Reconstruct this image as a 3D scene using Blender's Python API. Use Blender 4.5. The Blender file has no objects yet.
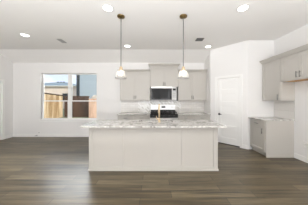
import bpy, bmesh, math, random
from mathutils import Vector, Matrix

random.seed(4)
S = bpy.context.scene
COL = S.collection

# ------------------------------------------------------------------ camera
cam_d = bpy.data.cameras.new('camera')
cam = bpy.data.objects.new('camera', cam_d)
COL.objects.link(cam)
cam.location = (0, 0, 1.39)
cam.rotation_euler = (math.pi / 2, 0, 0)
cam_d.sensor_width = 36
cam_d.lens = 140 / 308 * 36
cam_d.shift_y = -2.5 / 308
cam_d.clip_start = 0.05
S.camera = cam

# ------------------------------------------------------------------ exposure
S.view_settings.view_transform = 'Standard'
S.view_settings.look = 'None'
S.view_settings.exposure = 0.0
S.view_settings.gamma = 1.0
S.view_settings.use_curve_mapping = False
S.cycles.use_denoising = True
S.cycles.max_bounces = 10
S.cycles.diffuse_bounces = 7
S.cycles.transparent_max_bounces = 12
S.cycles.sample_clamp_indirect = 6.0
S.cycles.caustics_reflective = False
S.cycles.caustics_refractive = False

LAMP_W = 0.5         # each ceiling downlight
DAY_W = 40.0         # added lamp at each unseen rear window, standing in for daylight
BOUNCE_W = 525.0      # added upward fill lamp behind the viewer, standing in for bounced flash
WIN_W = 380.0        # added lamp outside the kitchen window, boosting its sky light
SUN_W = 3.0
SKY_W = 0.85

# ------------------------------------------------------------------ sky + sun
W = bpy.data.worlds.new('sky')
S.world = W
W.use_nodes = True
nt = W.node_tree
nt.nodes.clear()
N = nt.nodes.new
out = N('ShaderNodeOutputWorld')
bg = N('ShaderNodeBackground')
tc = N('ShaderNodeTexCoord')
sep = N('ShaderNodeSeparateXYZ')
ramp = N('ShaderNodeValToRGB')
ramp.color_ramp.elements[0].position = 0.0
ramp.color_ramp.elements[0].color = (0.86, 0.90, 0.98, 1)
ramp.color_ramp.elements[1].position = 0.35
ramp.color_ramp.elements[1].color = (0.42, 0.60, 0.98, 1)
noise = N('ShaderNodeTexNoise')
noise.inputs['Scale'].default_value = 5.0
noise.inputs['Detail'].default_value = 5.0
mp = N('ShaderNodeMapping')
mp.inputs['Scale'].default_value = (1, 1, 3)
cr = N('ShaderNodeValToRGB')
cr.color_ramp.elements[0].position = 0.48
cr.color_ramp.elements[1].position = 0.66
mix = N('ShaderNodeMixRGB')
mix.inputs[2].default_value = (1.0, 1.0, 1.0, 1)
L = nt.links.new
L(tc.outputs['Generated'], sep.inputs[0])
L(sep.outputs['Z'], ramp.inputs[0])
L(tc.outputs['Generated'], mp.inputs[0])
L(mp.outputs[0], noise.inputs['Vector'])
L(noise.outputs[0], cr.inputs[0])
L(cr.outputs[0], mix.inputs[0])
L(ramp.outputs[0], mix.inputs[1])
L(mix.outputs[0], bg.inputs[0])
bg.inputs[1].default_value = SKY_W * 1.6
L(bg.outputs[0], out.inputs[0])

sd = bpy.data.lights.new('sun', 'SUN')
sd.energy = SUN_W
sd.angle = math.radians(0.6)
sd.color = (1.0, 0.95, 0.87)
sun = bpy.data.objects.new('sun', sd)
COL.objects.link(sun)
# light travels along this direction (from the right, a little from behind the house)
sun.rotation_euler = Vector((-0.66, 0.60, -0.50)).to_track_quat('-Z', 'Y').to_euler()

# area lamps added as fill at the windows and behind the camera
def area(name, loc, rot, sx, sy, w, color=(1, 1, 1), shape='RECTANGLE', parent=None):
    d = bpy.data.lights.new(name, 'AREA')
    d.shape = shape
    d.size = sx
    if shape == 'RECTANGLE':
        d.size_y = sy
    d.energy = w
    d.color = color
    o = bpy.data.objects.new(name, d)
    COL.objects.link(o)
    o.location = loc
    o.rotation_euler = rot
    if parent:
        o.parent = parent
    return o

YR = -4.6
# added lamp above the kitchen window, out of view, brightening the floor
area('window_daylight', (-3.2, 6.25, 3.05), Vector((0, -0.75, -0.66)).to_track_quat('-Z', 'Y').to_euler(), 2.6, 0.8, WIN_W, (0.95, 0.98, 1.0))
for wx in (-3.4, -0.9, 1.6):  # added fill lamps in the unseen rear window openings
    area('window_daylight', (wx, YR - 0.16, 1.45), (math.pi / 2, 0, math.pi), 1.7, 2.0, DAY_W, (0.98, 0.99, 1.0)).rotation_euler = \
        Vector((0, 1, 0.35)).to_track_quat('-Z', 'Z').to_euler()

area('bounce_flash', (-0.7, -1.5, 0.7), (math.pi - math.radians(3), 0, 0), 5.0, 1.6, BOUNCE_W, (0.97, 0.98, 1.0))  # added fill lamp facing the ceiling, out of view

# ------------------------------------------------------------------ materials
def nodes(name):
    m = bpy.data.materials.new(name)
    m.use_nodes = True
    t = m.node_tree
    return m, t, t.nodes['Principled BSDF']

def srgb(r, g, b):
    f = lambda c: (c / 255 / 12.92) if c / 255 <= 0.04045 else ((c / 255 + 0.055) / 1.055) ** 2.4
    return (f(r), f(g), f(b), 1)

def plain(name, c, rough=0.5, metal=0.0, bump=0.0, bscale=60, var=0.0, spec=0.5):
    m, t, p = nodes(name)
    p.inputs['Base Color'].default_value = c
    p.inputs['Roughness'].default_value = rough
    p.inputs['Metallic'].default_value = metal
    p.inputs['Specular IOR Level'].default_value = spec
    co = t.nodes.new('ShaderNodeTexCoord')
    nz = t.nodes.new('ShaderNodeTexNoise')
    nz.inputs['Scale'].default_value = bscale
    nz.inputs['Detail'].default_value = 3
    t.links.new(co.outputs['Object'], nz.inputs['Vector'])
    if bump:
        b = t.nodes.new('ShaderNodeBump')
        b.inputs['Strength'].default_value = bump
        b.inputs['Distance'].default_value = 0.01
        t.links.new(nz.outputs[0], b.inputs['Height'])
        t.links.new(b.outputs[0], p.inputs['Normal'])
    if var:
        mx = t.nodes.new('ShaderNodeMixRGB')
        mx.inputs[1].default_value = tuple(x * (1 - var) for x in c[:3]) + (1,)
        mx.inputs[2].default_value = tuple(min(1, x * (1 + var)) for x in c[:3]) + (1,)
        t.links.new(nz.outputs[0], mx.inputs[0])
        t.links.new(mx.outputs[0], p.inputs['Base Color'])
    return m

def emit(name, c, s):
    m, t, p = nodes(name)
    p.inputs['Base Color'].default_value = c
    p.inputs['Emission Color'].default_value = c
    p.inputs['Emission Strength'].default_value = s
    return m

M = {}
M['wall'] = plain('wall_paint', (0.80, 0.79, 0.78, 1), 0.75, bump=0.05, bscale=180)
M['ceiling'] = plain('ceiling_paint', (0.86, 0.845, 0.825, 1), 0.85, bump=0.12, bscale=120)
M['trim'] = plain('trim_paint', (0.86, 0.855, 0.84, 1), 0.4)
M['cab'] = plain('greige_cabinet_paint', (0.52, 0.496, 0.458, 1), 0.42)
M['cabin'] = plain('cabinet_inside', (0.5, 0.47, 0.42, 1), 0.6)
M['rawwood'] = plain('raw_cabinet_underside', (0.55, 0.30, 0.10, 1), 0.6, var=0.2, bscale=12)
M['pull'] = plain('satin_nickel', (0.27, 0.265, 0.25, 1), 0.4, 0.7)
M['steel'] = plain('stainless_steel', (0.80, 0.79, 0.77, 1), 0.32, 0.85)
M['white_enamel'] = plain('pale_steel', (0.84, 0.83, 0.81, 1), 0.3, 0.3)
M['black_glass'] = plain('black_glass', (0.012, 0.011, 0.011, 1), 0.12, spec=0.3)
M['black'] = plain('black_enamel', (0.015, 0.014, 0.014, 1), 0.4)
M['iron'] = plain('cast_iron', (0.02, 0.02, 0.02, 1), 0.6)
M['grey_panel'] = plain('grey_control_panel', (0.48, 0.47, 0.46, 1), 0.35, 0.3)
M['button'] = plain('grey_buttons', (0.32, 0.32, 0.32, 1), 0.5)
M['gold'] = plain('brushed_gold', (0.68, 0.53, 0.35, 1), 0.4, 0.75)
M['bronze'] = plain('aged_brass', (0.24, 0.17, 0.075, 1), 0.4, 1.0)
M['cord'] = plain('dark_grey_cord', (0.13, 0.125, 0.12, 1), 0.5)
M['blackmetal'] = plain('matte_black_metal', (0.012, 0.012, 0.012, 1), 0.4, 0.6)
M['gap'] = plain('dark_gap', (0.012, 0.011, 0.01, 1), 0.9)
M['plastic'] = plain('white_plastic', (0.82, 0.81, 0.79, 1), 0.4)
M['vent_dark'] = plain('dark_grey_vent', (0.13, 0.13, 0.125, 1), 0.6)
M['vent_grey'] = plain('grey_vent_metal', (0.40, 0.395, 0.385, 1), 0.6)
M['lamp'] = emit('lit_diffuser', (1.0, 0.97, 0.92, 1), 7.0)
M['bulb'] = emit('lit_bulb', (1.0, 0.93, 0.82, 1), 14.0)
M['display'] = plain('black_display', (0.016, 0.016, 0.016, 1), 0.15, spec=0.15)
M['vinyl'] = plain('white_vinyl_frame', (0.82, 0.815, 0.80, 1), 0.45)
M['ground'] = plain('dry_lawn', (0.22, 0.22, 0.11, 1), 0.95, bump=0.5, bscale=8, var=0.35)
M['siding_trim'] = plain('dark_corner_board', (0.012, 0.02, 0.024, 1), 0.7)
M['fascia'] = plain('cream_fascia', (0.80, 0.76, 0.66, 1), 0.6)
M['roof'] = plain('grey_green_shingles', (0.26, 0.31, 0.31, 1), 0.9, bump=0.3, bscale=14, var=0.25)

# thin window glass: clear with a faint mirror
def glass(name, tint, ior=1.45, frost=0.0):
    m, t, p = nodes(name)
    t.nodes.remove(p)
    o = t.nodes['Material Output']
    tr = t.nodes.new('ShaderNodeBsdfTransparent')
    tr.inputs[0].default_value = tint
    gl = t.nodes.new('ShaderNodeBsdfGlossy')
    gl.inputs['Roughness'].default_value = 0.03
    fr = t.nodes.new('ShaderNodeFresnel')
    fr.inputs[0].default_value = ior
    mx = t.nodes.new('ShaderNodeMixShader')
    t.links.new(fr.outputs[0], mx.inputs[0])
    t.links.new(tr.outputs[0], mx.inputs[1])
    t.links.new(gl.outputs[0], mx.inputs[2])
    last = mx
    if frost:
        tl = t.nodes.new('ShaderNodeBsdfTranslucent')
        tl.inputs[0].default_value = (0.95, 0.94, 0.92, 1)
        df = t.nodes.new('ShaderNodeBsdfDiffuse')
        df.inputs[0].default_value = (0.9, 0.89, 0.87, 1)
        ad = t.nodes.new('ShaderNodeMixShader')
        ad.inputs[0].default_value = 0.35
        t.links.new(tl.outputs[0], ad.inputs[1])
        t.links.new(df.outputs[0], ad.inputs[2])
        m2 = t.nodes.new('ShaderNodeMixShader')
        m2.inputs[0].default_value = frost
        t.links.new(mx.outputs[0], m2.inputs[1])
        t.links.new(ad.outputs[0], m2.inputs[2])
        last = m2
    t.links.new(last.outputs[0], o.inputs[0])
    return m

M['glass'] = glass('window_glass', (0.96, 0.97, 0.97, 1), 1.35)
M['shade'] = glass('ribbed_shade_glass', (0.97, 0.96, 0.95, 1), 1.25, 0.38)

def brick_mat(name, axis_scale, c1, c2, mortar, bw, bh, ms, rough, offset=0.5, grain=0.0, gscale=(2, 30, 30),
              bump=0.15, rot=(0, 0, 0), wav=0.0, bias=0.0, spec=0.5):
    """brick / plank / tile pattern on object coordinates; axis_scale maps (x,y,z) to the pattern plane"""
    m, t, p = nodes(name)
    Lk = t.links.new
    co = t.nodes.new('ShaderNodeTexCoord')
    mpn = t.nodes.new('ShaderNodeMapping')
    mpn.inputs['Rotation'].default_value = rot
    Lk(co.outputs['Object'], mpn.inputs[0])
    br = t.nodes.new('ShaderNodeTexBrick')
    br.offset = offset
    br.inputs['Color1'].default_value = c1
    br.inputs['Color2'].default_value = c2
    br.inputs['Mortar'].default_value = mortar
    br.inputs['Scale'].default_value = 1.0
    br.inputs['Brick Width'].default_value = bw
    br.inputs['Row Height'].default_value = bh
    br.inputs['Mortar Size'].default_value = ms
    br.inputs['Mortar Smooth'].default_value = 0.1
    br.inputs['Bias'].default_value = bias
    Lk(mpn.outputs[0], br.inputs['Vector'])
    col = br.outputs['Color']
    if grain:
        m3 = t.nodes.new('ShaderNodeMapping')
        m3.inputs['Scale'].default_value = gscale
        Lk(co.outputs['Object'], m3.inputs[0])
        nz = t.nodes.new('ShaderNodeTexNoise')
        nz.inputs['Scale'].default_value = 1.0
        nz.inputs['Detail'].default_value = 6
        nz.inputs['Roughness'].default_value = 0.65
        Lk(m3.outputs[0], nz.inputs['Vector'])
        rp = t.nodes.new('ShaderNodeMapRange')
        rp.inputs[1].default_value = 0.35
        rp.inputs[2].default_value = 0.65
        rp.inputs[3].default_value = 1 - grain
        rp.inputs[4].default_value = 1 + grain
        Lk(nz.outputs[0], rp.inputs[0])
        mu = t.nodes.new('ShaderNodeMixRGB')
        mu.blend_type = 'MULTIPLY'
        mu.inputs[0].default_value = 1.0
        Lk(col, mu.inputs[1])
        Lk(rp.outputs[0], mu.inputs[2])
        col = mu.outputs[0]
    Lk(col, p.inputs['Base Color'])
    p.inputs['Roughness'].default_value = rough
    p.inputs['Specular IOR Level'].default_value = spec
    b = t.nodes.new('ShaderNodeBump')
    b.inputs['Strength'].default_value = bump
    b.inputs['Distance'].default_value = 0.004
    b.invert = True
    Lk(br.outputs['Fac'], b.inputs['Height'])
    nrm = b
    if wav:
        n2 = t.nodes.new('ShaderNodeTexNoise')
        n2.inputs['Scale'].default_value = 9
        Lk(co.outputs['Object'], n2.inputs['Vector'])
        b2 = t.nodes.new('ShaderNodeBump')
        b2.inputs['Strength'].default_value = wav
        b2.inputs['Distance'].default_value = 0.02
        Lk(n2.outputs[0], b2.inputs['Height'])
        Lk(b.outputs[0], b2.inputs['Normal'])
        nrm = b2
    Lk(nrm.outputs[0], p.inputs['Normal'])
    return m

M['floor'] = brick_mat('grey_brown_planks', None, (0.072, 0.053, 0.027, 1), (0.132, 0.104, 0.060, 1), (0.03, 0.025, 0.018, 1),
                       1.22, 0.15, 0.0035, 0.36, 0.37, grain=0.6, gscale=(1.0, 20, 4), bump=0.2, spec=0.6)
M['tile_back'] = brick_mat('pale_subway_tile', None, (0.66, 0.635, 0.60, 1), (0.71, 0.69, 0.66, 1), (0.58, 0.56, 0.53, 1),
                           0.20, 0.076, 0.004, 0.18, rot=(-math.pi / 2, 0, 0), wav=0.12)
M['tile_right'] = brick_mat('pale_subway_tile_side', None, (0.66, 0.635, 0.60, 1), (0.71, 0.69, 0.66, 1), (0.56, 0.54, 0.51, 1),
                            0.20, 0.076, 0.004, 0.18, rot=(-math.pi / 2, 0, math.pi / 2), wav=0.12)
M['siding'] = brick_mat('blue_grey_siding', None, (0.38, 0.435, 0.445, 1), (0.41, 0.465, 0.475, 1), (0.31, 0.36, 0.37, 1),
                        40, 0.19, 0.012, 0.7, rot=(-math.pi / 2, 0, 0))
M['tanbrick'] = brick_mat('tan_brick', None, (0.86, 0.66, 0.49, 1), (0.90, 0.72, 0.56, 1), (0.86, 0.76, 0.65, 1),
                          0.3, 0.1, 0.012, 0.85, rot=(-math.pi / 2, 0, 0))

def plank_mat(name, c1, c2, gapc, w, axis):
    m, t, p = nodes(name)
    Lk = t.links.new
    co = t.nodes.new('ShaderNodeTexCoord')
    m3 = t.nodes.new('ShaderNodeMapping')
    m3.inputs['Scale'].default_value = (3.6, 3.6, 0.5)
    Lk(co.outputs['Object'], m3.inputs[0])
    nz = t.nodes.new('ShaderNodeTexNoise')
    nz.inputs['Scale'].default_value = 0.8
    nz.inputs['Detail'].default_value = 4
    Lk(m3.outputs[0], nz.inputs['Vector'])
    mx = t.nodes.new('ShaderNodeMixRGB')
    mx.inputs[1].default_value = c1
    mx.inputs[2].default_value = c2
    mr = t.nodes.new('ShaderNodeMapRange')
    mr.inputs[1].default_value = 0.38
    mr.inputs[2].default_value = 0.62
    Lk(nz.outputs[0], mr.inputs[0])
    Lk(mr.outputs[0], mx.inputs[0])
    Lk(mx.outputs[0], p.inputs['Base Color'])
    p.inputs['Roughness'].default_value = 0.8
    return m

M['cedar'] = plank_mat('pale_cedar', (0.48, 0.29, 0.12, 1), (0.92, 0.72, 0.46, 1), None, 0.14, 'x')
M['darkfence'] = plank_mat('dark_stained_fence', (0.060, 0.026, 0.010, 1), (0.10, 0.046, 0.020, 1), None, 0.14, 'x')  # fence boards in shade; the shade is put into the dark brown
M['pinkfence'] = plank_mat('pinkish_cedar', (0.52, 0.30, 0.18, 1), (0.78, 0.52, 0.36, 1), None, 0.14, 'x')  # fence boards in sun; the sunlight is put into the lighter colour
M['postwood'] = plank_mat('brown_fence_cap', (0.075, 0.042, 0.02, 1), (0.11, 0.065, 0.034, 1), None, 0.1, 'x')

# white granite with grey and brown veins
def stone():
    m, t, p = nodes('veined_white_granite')
    Lk = t.links.new
    co = t.nodes.new('ShaderNodeTexCoord')
    n1 = t.nodes.new('ShaderNodeTexNoise')
    n1.inputs['Scale'].default_value = 3.2
    n1.inputs['Detail'].default_value = 8
    n1.inputs['Roughness'].default_value = 0.7
    n1.inputs['Distortion'].default_value = 1.6
    Lk(co.outputs['Object'], n1.inputs['Vector'])
    r1 = t.nodes.new('ShaderNodeValToRGB')
    e = r1.color_ramp.elements
    e[0].position = 0.34
    e[0].color = (0.14, 0.125, 0.115, 1)
    e[1].position = 0.47
    e[1].color = (0.56, 0.54, 0.51, 1)
    k = e.new(0.56)
    k.color = (0.68, 0.665, 0.635, 1)
    k = e.new(0.68)
    k.color = (0.36, 0.33, 0.295, 1)
    Lk(n1.outputs[0], r1.inputs[0])
    n2 = t.nodes.new('ShaderNodeTexNoise')
    n2.inputs['Scale'].default_value = 26
    n2.inputs['Detail'].default_value = 4
    Lk(co.outputs['Object'], n2.inputs['Vector'])
    r2 = t.nodes.new('ShaderNodeMapRange')
    r2.inputs[1].default_value = 0.35
    r2.inputs[2].default_value = 0.6
    r2.inputs[3].default_value = 0.74
    r2.inputs[4].default_value = 1.05
    Lk(n2.outputs[0], r2.inputs[0])
    mu = t.nodes.new('ShaderNodeMixRGB')
    mu.blend_type = 'MULTIPLY'
    mu.inputs[0].default_value = 1
    Lk(r1.outputs[0], mu.inputs[1])
    Lk(r2.outputs[0], mu.inputs[2])
    Lk(mu.outputs[0], p.inputs['Base Color'])
    p.inputs['Roughness'].default_value = 0.16
    return m
M['stone'] = stone()

# tiles behind the range, hood-light highlights painted in as a diagonal brick pattern
def painted_glints():
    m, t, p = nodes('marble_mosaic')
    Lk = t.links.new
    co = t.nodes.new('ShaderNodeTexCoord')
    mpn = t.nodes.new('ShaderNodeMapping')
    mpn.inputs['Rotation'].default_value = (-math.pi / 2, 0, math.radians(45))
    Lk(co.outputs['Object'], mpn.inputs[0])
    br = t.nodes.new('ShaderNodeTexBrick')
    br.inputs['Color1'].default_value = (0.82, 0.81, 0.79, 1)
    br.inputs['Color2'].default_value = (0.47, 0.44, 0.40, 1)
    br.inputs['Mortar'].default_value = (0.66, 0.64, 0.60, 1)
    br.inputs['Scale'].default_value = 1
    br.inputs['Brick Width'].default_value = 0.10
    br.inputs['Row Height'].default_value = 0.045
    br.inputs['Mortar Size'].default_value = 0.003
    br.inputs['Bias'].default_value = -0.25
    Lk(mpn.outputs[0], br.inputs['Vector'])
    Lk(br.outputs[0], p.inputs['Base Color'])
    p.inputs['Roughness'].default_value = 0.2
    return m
M['mosaic'] = painted_glints()

# ------------------------------------------------------------------ mesh helpers
def bx(bm, x0, x1, y0, y1, z0, z1):
    vs = [bm.verts.new((x, y, z)) for x in (x0, x1) for y in (y0, y1) for z in (z0, z1)]
    for f in ((0, 1, 3, 2), (4, 6, 7, 5), (0, 4, 5, 1), (2, 3, 7, 6), (0, 2, 6, 4), (1, 5, 7, 3)):
        bm.faces.new([vs[i] for i in f])

def prism(bm, pts, axis, a0, a1):
    """extrude a 2-D outline along an axis: 'X' pts=(y,z), 'Y' pts=(x,z), 'Z' pts=(x,y)"""
    def mk(p, a):
        return {'X': (a, p[0], p[1]), 'Y': (p[0], a, p[1]), 'Z': (p[0], p[1], a)}[axis]
    A = [bm.verts.new(mk(p, a0)) for p in pts]
    B = [bm.verts.new(mk(p, a1)) for p in pts]
    n = len(pts)
    bm.faces.new(A)
    bm.faces.new(B[::-1])
    for i in range(n):
        bm.faces.new((A[i], B[i], B[(i + 1) % n], A[(i + 1) % n]))

def lathe(bm, prof, c, n=32, closed=False):
    rings = []
    for r, z in prof:
        if r < 1e-6:
            rings.append([bm.verts.new((c[0], c[1], c[2] + z))])
        else:
            rings.append([bm.verts.new((c[0] + r * math.cos(2 * math.pi * k / n), c[1] + r * math.sin(2 * math.pi * k / n), c[2] + z))
                          for k in range(n)])
    pairs = list(zip(rings, rings[1:]))
    if closed:
        pairs.append((rings[-1], rings[0]))
    for a, b in pairs:
        for k in range(n):
            k2 = (k + 1) % n
            if len(a) == 1 and len(b) == 1:
                continue
            if len(a) == 1:
                bm.faces.new((a[0], b[k], b[k2]))
            elif len(b) == 1:
                bm.faces.new((a[k], b[0], a[k2]))
            else:
                bm.faces.new((a[k], b[k], b[k2], a[k2]))

def tube(bm, pts, r, n=12, caps=True):
    pts = [Vector(p) for p in pts]
    rs = r if isinstance(r, (list, tuple)) else [r] * len(pts)
    rings = []
    up = None
    for i, p in enumerate(pts):
        d = (pts[min(i + 1, len(pts) - 1)] - pts[max(i - 1, 0)]).normalized()
        if up is None:
            up = d.orthogonal().normalized()
        u = (up - d * up.dot(d)).normalized()
        up = u
        v = d.cross(u)
        rings.append([bm.verts.new(p + (u * math.cos(2 * math.pi * k / n) + v * math.sin(2 * math.pi * k / n)) * rs[i]) for k in range(n)])
    for a, b in zip(rings, rings[1:]):
        for k in range(n):
            bm.faces.new((a[k], a[(k + 1) % n], b[(k + 1) % n], b[k]))
    if caps:
        bm.faces.new(rings[0][::-1])
        bm.faces.new(rings[-1])

def wloc(o):
    v = Vector((0, 0, 0))
    while o:
        v += o.location
        o = o.parent
    return v

def obj(name, bm, mat, parent=None, local=False, bev=0.0, smooth=False):
    """link a bmesh as ONE object; coordinates are world coordinates unless local"""
    bmesh.ops.recalc_face_normals(bm, faces=bm.faces)
    if parent is not None and not local:
        bmesh.ops.translate(bm, verts=bm.verts, vec=-wloc(parent))
    loc = Vector((0, 0, 0))
    if parent is None and not local:
        xs = [v.co.x for v in bm.verts]
        ys = [v.co.y for v in bm.verts]
        zs = [v.co.z for v in bm.verts]
        loc = Vector(((min(xs) + max(xs)) / 2, (min(ys) + max(ys)) / 2, min(zs)))
        bmesh.ops.translate(bm, verts=bm.verts, vec=-loc)
    me = bpy.data.meshes.new(name)
    if smooth:
        for f in bm.faces:
            f.smooth = True
    bm.to_mesh(me)
    bm.free()
    me.materials.append(M[mat])
    o = bpy.data.objects.new(name, me)
    COL.objects.link(o)
    o.location = loc
    if parent is not None:
        o.parent = parent
    if bev:
        b = o.modifiers.new('bevel', 'BEVEL')
        b.width = bev
        b.segments = 2
        b.limit_method = 'ANGLE'
    return o

def box(name, mat, parent, *c, bev=0.0, local=False):
    bm = bmesh.new()
    bx(bm, *c)
    return obj(name, bm, mat, parent, local, bev)

def boxes(name, mat, parent, cs, bev=0.0, local=False):
    bm = bmesh.new()
    for c in cs:
        bx(bm, *c)
    return obj(name, bm, mat, parent, local, bev)

def tag(o, label, cat, group=None, kind=None):
    o['label'] = label
    o['category'] = cat
    if group:
        o['group'] = group
    if kind:
        o['kind'] = kind
    return o

def thing(name, label, cat, loc, rz=0, group=None, kind=None):
    o = bpy.data.objects.new(name, None)
    COL.objects.link(o)
    o.location = loc
    o.rotation_euler = (0, 0, rz)
    o.empty_display_size = 0.1
    return tag(o, label, cat, group, kind)

def dup(root, loc, label):
    r = root.copy()
    COL.objects.link(r)
    r.location = loc
    r['label'] = label
    for ch in list(root.children):
        c = ch.copy()
        COL.objects.link(c)
        c.parent = r
        for g in list(ch.children):
            d = g.copy()
            COL.objects.link(d)
            d.parent = c
    return r

def struct(name, bm, mat, label, cat, bev=0.0):
    return tag(obj(name, bm, mat, None, False, bev), label, cat, None, 'structure')

# ------------------------------------------------------------------ dimensions
XL, XR = -5.32, 3.39           # left and right walls
YB = 5.28                      # back wall
YC, ZC, ZB = 4.66, 3.07, 2.79  # ceiling turns down at YC from ZC to ZB at the back wall
PX, PY = 1.89, 4.70            # near corner of the pantry return wall
QT = 0.75
QX, QY = PX + QT, PY - QT      # other end of the angled pantry wall
T = 0.15

# ------------------------------------------------------------------ setting
bm = bmesh.new()
bx(bm, XL - T, XR + T, YR - T, YB + T, -0.12, 0.0)
struct('floor', bm, 'floor', 'grey-brown wood plank floor running across the whole room', 'floor')

bm = bmesh.new()
prism(bm, [(YR - T, ZC), (YC, ZC), (YB + T, ZB - (ZC - ZB) / (YB - YC) * T), (YB + T, ZC + 0.3), (YR - T, ZC + 0.3)], 'X', XL - T, XR + T)
struct('ceiling', bm, 'ceiling', 'white ceiling sloping down to the back wall', 'ceiling')

# back wall with the window opening
WX0, WX1, WZ0, WZ1 = -4.27, -2.165, 0.66, 2.40
bm = bmesh.new()
ztop = 2.95
bx(bm, XL - T, WX0, YB, YB + T, 0, ztop)
bx(bm, WX1, PX, YB, YB + T, 0, ztop)
bx(bm, WX0, WX1, YB, YB + T, 0, WZ0)
bx(bm, WX0, WX1, YB, YB + T, WZ1, ztop)
struct('wall_back', bm, 'wall', 'white back wall holding the window and the kitchen cabinets', 'wall')

# left wall with a door opening close to the back corner
DY0, DY1, DZ = 4.04, 4.90, 2.04
bm = bmesh.new()
bx(bm, XL - T, XL, YR, DY0, 0, ZC)
bx(bm, XL - T, XL, DY1, YB, 0, ZC)
bx(bm, XL - T, XL, DY0, DY1, DZ, ZC)
struct('wall_left', bm, 'wall', 'white left wall with a door beside the back corner', 'wall')

bm = bmesh.new()
bx(bm, XR, XR + T, YR, QY, 0, ZC)
struct('wall_right', bm, 'wall', 'white right wall behind the wall cabinets', 'wall')

bm = bmesh.new()
cx = (-3.4, -0.9, 1.6)
x = XL - T
for w in cx:
    bx(bm, x, w - 0.9, YR - T, YR, 0, ZC)
    bx(bm, w - 0.9, w + 0.9, YR - T, YR, 0, 0.4)
    bx(bm, w - 0.9, w + 0.9, YR - T, YR, 2.5, ZC)
    x = w + 0.9
bx(bm, x, XR + T, YR - T, YR, 0, ZC)
struct('wall_rear', bm, 'wall', 'white living room wall with three windows behind the viewer', 'wall')

# pantry: return wall, angled wall with the door opening, short flat wall
bm = bmesh.new()
bx(bm, PX, PX + 0.1, PY + 0.06, YB + T, 0, ztop)
struct('wall_pantry', bm, 'wall', 'short white wall at the right end of the kitchen counter', 'wall')
ANG = -math.pi / 4
LEN = QT * math.sqrt(2)
d0, d1 = 0.166 * math.sqrt(2), 0.617 * math.sqrt(2)   # door opening along the angled wall
d0 -= 0.01
d1 += 0.005
PDZ = 2.075
aw = bpy.data.objects.new
bm = bmesh.new()
bx(bm, 0, d0, 0, 0.11, 0, ZC)
bx(bm, d1, LEN, 0, 0.11, 0, ZC)
bx(bm, d0, d1, 0, 0.11, PDZ, ZC)
o = obj('wall_angled', bm, 'wall', None, True)
o.location = (PX, PY, 0)
o.rotation_euler = (0, 0, ANG)
tag(o, 'white wall set at an angle around the pantry door', 'wall', None, 'structure')
bm = bmesh.new()
bx(bm, QX, XR + T, QY, QY + 0.11, 0, ZC)
struct('wall_flat', bm, 'wall', 'white wall facing the room to the right of the pantry door', 'wall')

# baseboards
BH, BT = 0.115, 0.016
def baseboard(name, cs, label):
    bm = bmesh.new()
    for c in cs:
        bx(bm, *c)
    return struct(name, bm, 'trim', label, 'baseboard', 0.004)
baseboard('baseboard_back', [(XL, -1.25, YB - BT, YB, 0, BH)], 'white baseboard along the back wall under the window')
baseboard('baseboard_left', [(XL, XL + BT, 4.99, YB - BT, 0, BH), (XL, XL + BT, YR, DY0 - 0.09, 0, BH)], 'white baseboard on the left wall beside the door')
baseboard('baseboard_right', [(XR - BT, XR, YR, 3.378, 0, BH)], 'white baseboard along the right wall in front of the cabinet')
baseboard('baseboard_flat', [(QX + 0.01, 2.665, QY - BT, QY, 0, BH)], 'short white baseboard left of the right-hand base cabinet')
bm = bmesh.new()
bx(bm, d1 + 0.07, LEN, -BT, 0, 0, BH)
bx(bm, 0, d0 - 0.07, -BT, 0, 0, BH)
o = obj('baseboard_angled', bm, 'trim', None, True, 0.004)
o.location = (PX, PY, 0)
o.rotation_euler = (0, 0, ANG)
tag(o, 'white baseboard on the angled wall on both sides of the pantry door', 'baseboard', None, 'structure')

# pantry door
dr = thing('door_1', 'white five-panel pantry door with a black lever in the angled wall', 'door', (PX, PY, 0), ANG, None, 'structure')
cas = bmesh.new()
bx(cas, d0 - 0.065, d0, -0.018, 0, 0, PDZ + 0.065)
bx(cas, d1, d1 + 0.065, -0.018, 0, 0, PDZ + 0.065)
bx(cas, d0, d1, -0.018, 0, PDZ, PDZ + 0.065)
obj('door_casing', cas, 'trim', dr, True, 0.003)
jam = bmesh.new()
bx(jam, d0, d0 + 0.012, 0, 0.11, 0, PDZ)
bx(jam, d1 - 0.012, d1, 0, 0.11, 0, PDZ)
bx(jam, d0 + 0.012, d1 - 0.012, 0, 0.11, PDZ - 0.012, PDZ)
obj('door_jamb', jam, 'trim', dr, True)
s0, s1, zb, zt = d0 + 0.016, d1 - 0.016, 0.03, PDZ - 0.022
dm = bmesh.new()
st = 0.095
bx(dm, s0, s0 + st, 0.012, 0.047, zb, zt)
bx(dm, s1 - st, s1, 0.012, 0.047, zb, zt)
rails = [zb, zb + 0.19]
n = 5
rail = 0.145
free = (zt - zb) - 0.19 - 0.10 - 4 * rail
ph = free / n
z = zb
cs = [(z, z + 0.19)]
z += 0.19
for k in range(n):
    z += ph
    h = rail if k < n - 1 else 0.10
    cs.append((z, z + h))
    z += h
for a, b in cs:
    bx(dm, s0 + st, s1 - st, 0.012, 0.047, a, b)
dl = obj('door_slab', dm, 'trim', dr, True, 0.004)
bx_pan = bmesh.new()
for (a, b), (c, d) in zip(cs, cs[1:]):
    bx(bx_pan, s0 + st - 0.004, s1 - st + 0.004, 0.031, 0.040, b - 0.004, c + 0.004)
obj('door_panels', bx_pan, 'trim', dr, True)
hb = bmesh.new()
hx, hz = s0 + 0.045, 0.94
tube(hb, [(hx, 0.012, hz), (hx, 0.002, hz)], 0.032, 20)
tube(hb, [(hx, 0.004, hz), (hx, -0.045, hz)], 0.011, 12)
tube(hb, [(hx - 0.012, -0.045, hz), (hx + 0.04, -0.046, hz), (hx + 0.09, -0.042, hz - 0.003)], [0.012, 0.011, 0.009], 12)
h = obj('door_handle', hb, 'blackmetal', dr, True, 0, True)
h['label'] = 'black lever handle'
bm = bmesh.new()
bx(bm, d0 + 0.012, d1 - 0.012, 0.03, 0.10, 0.0, 0.012)
obj('door_threshold', bm, 'gap', dr, True)  # dark strip painted in for the shade of the gap under the door
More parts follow.
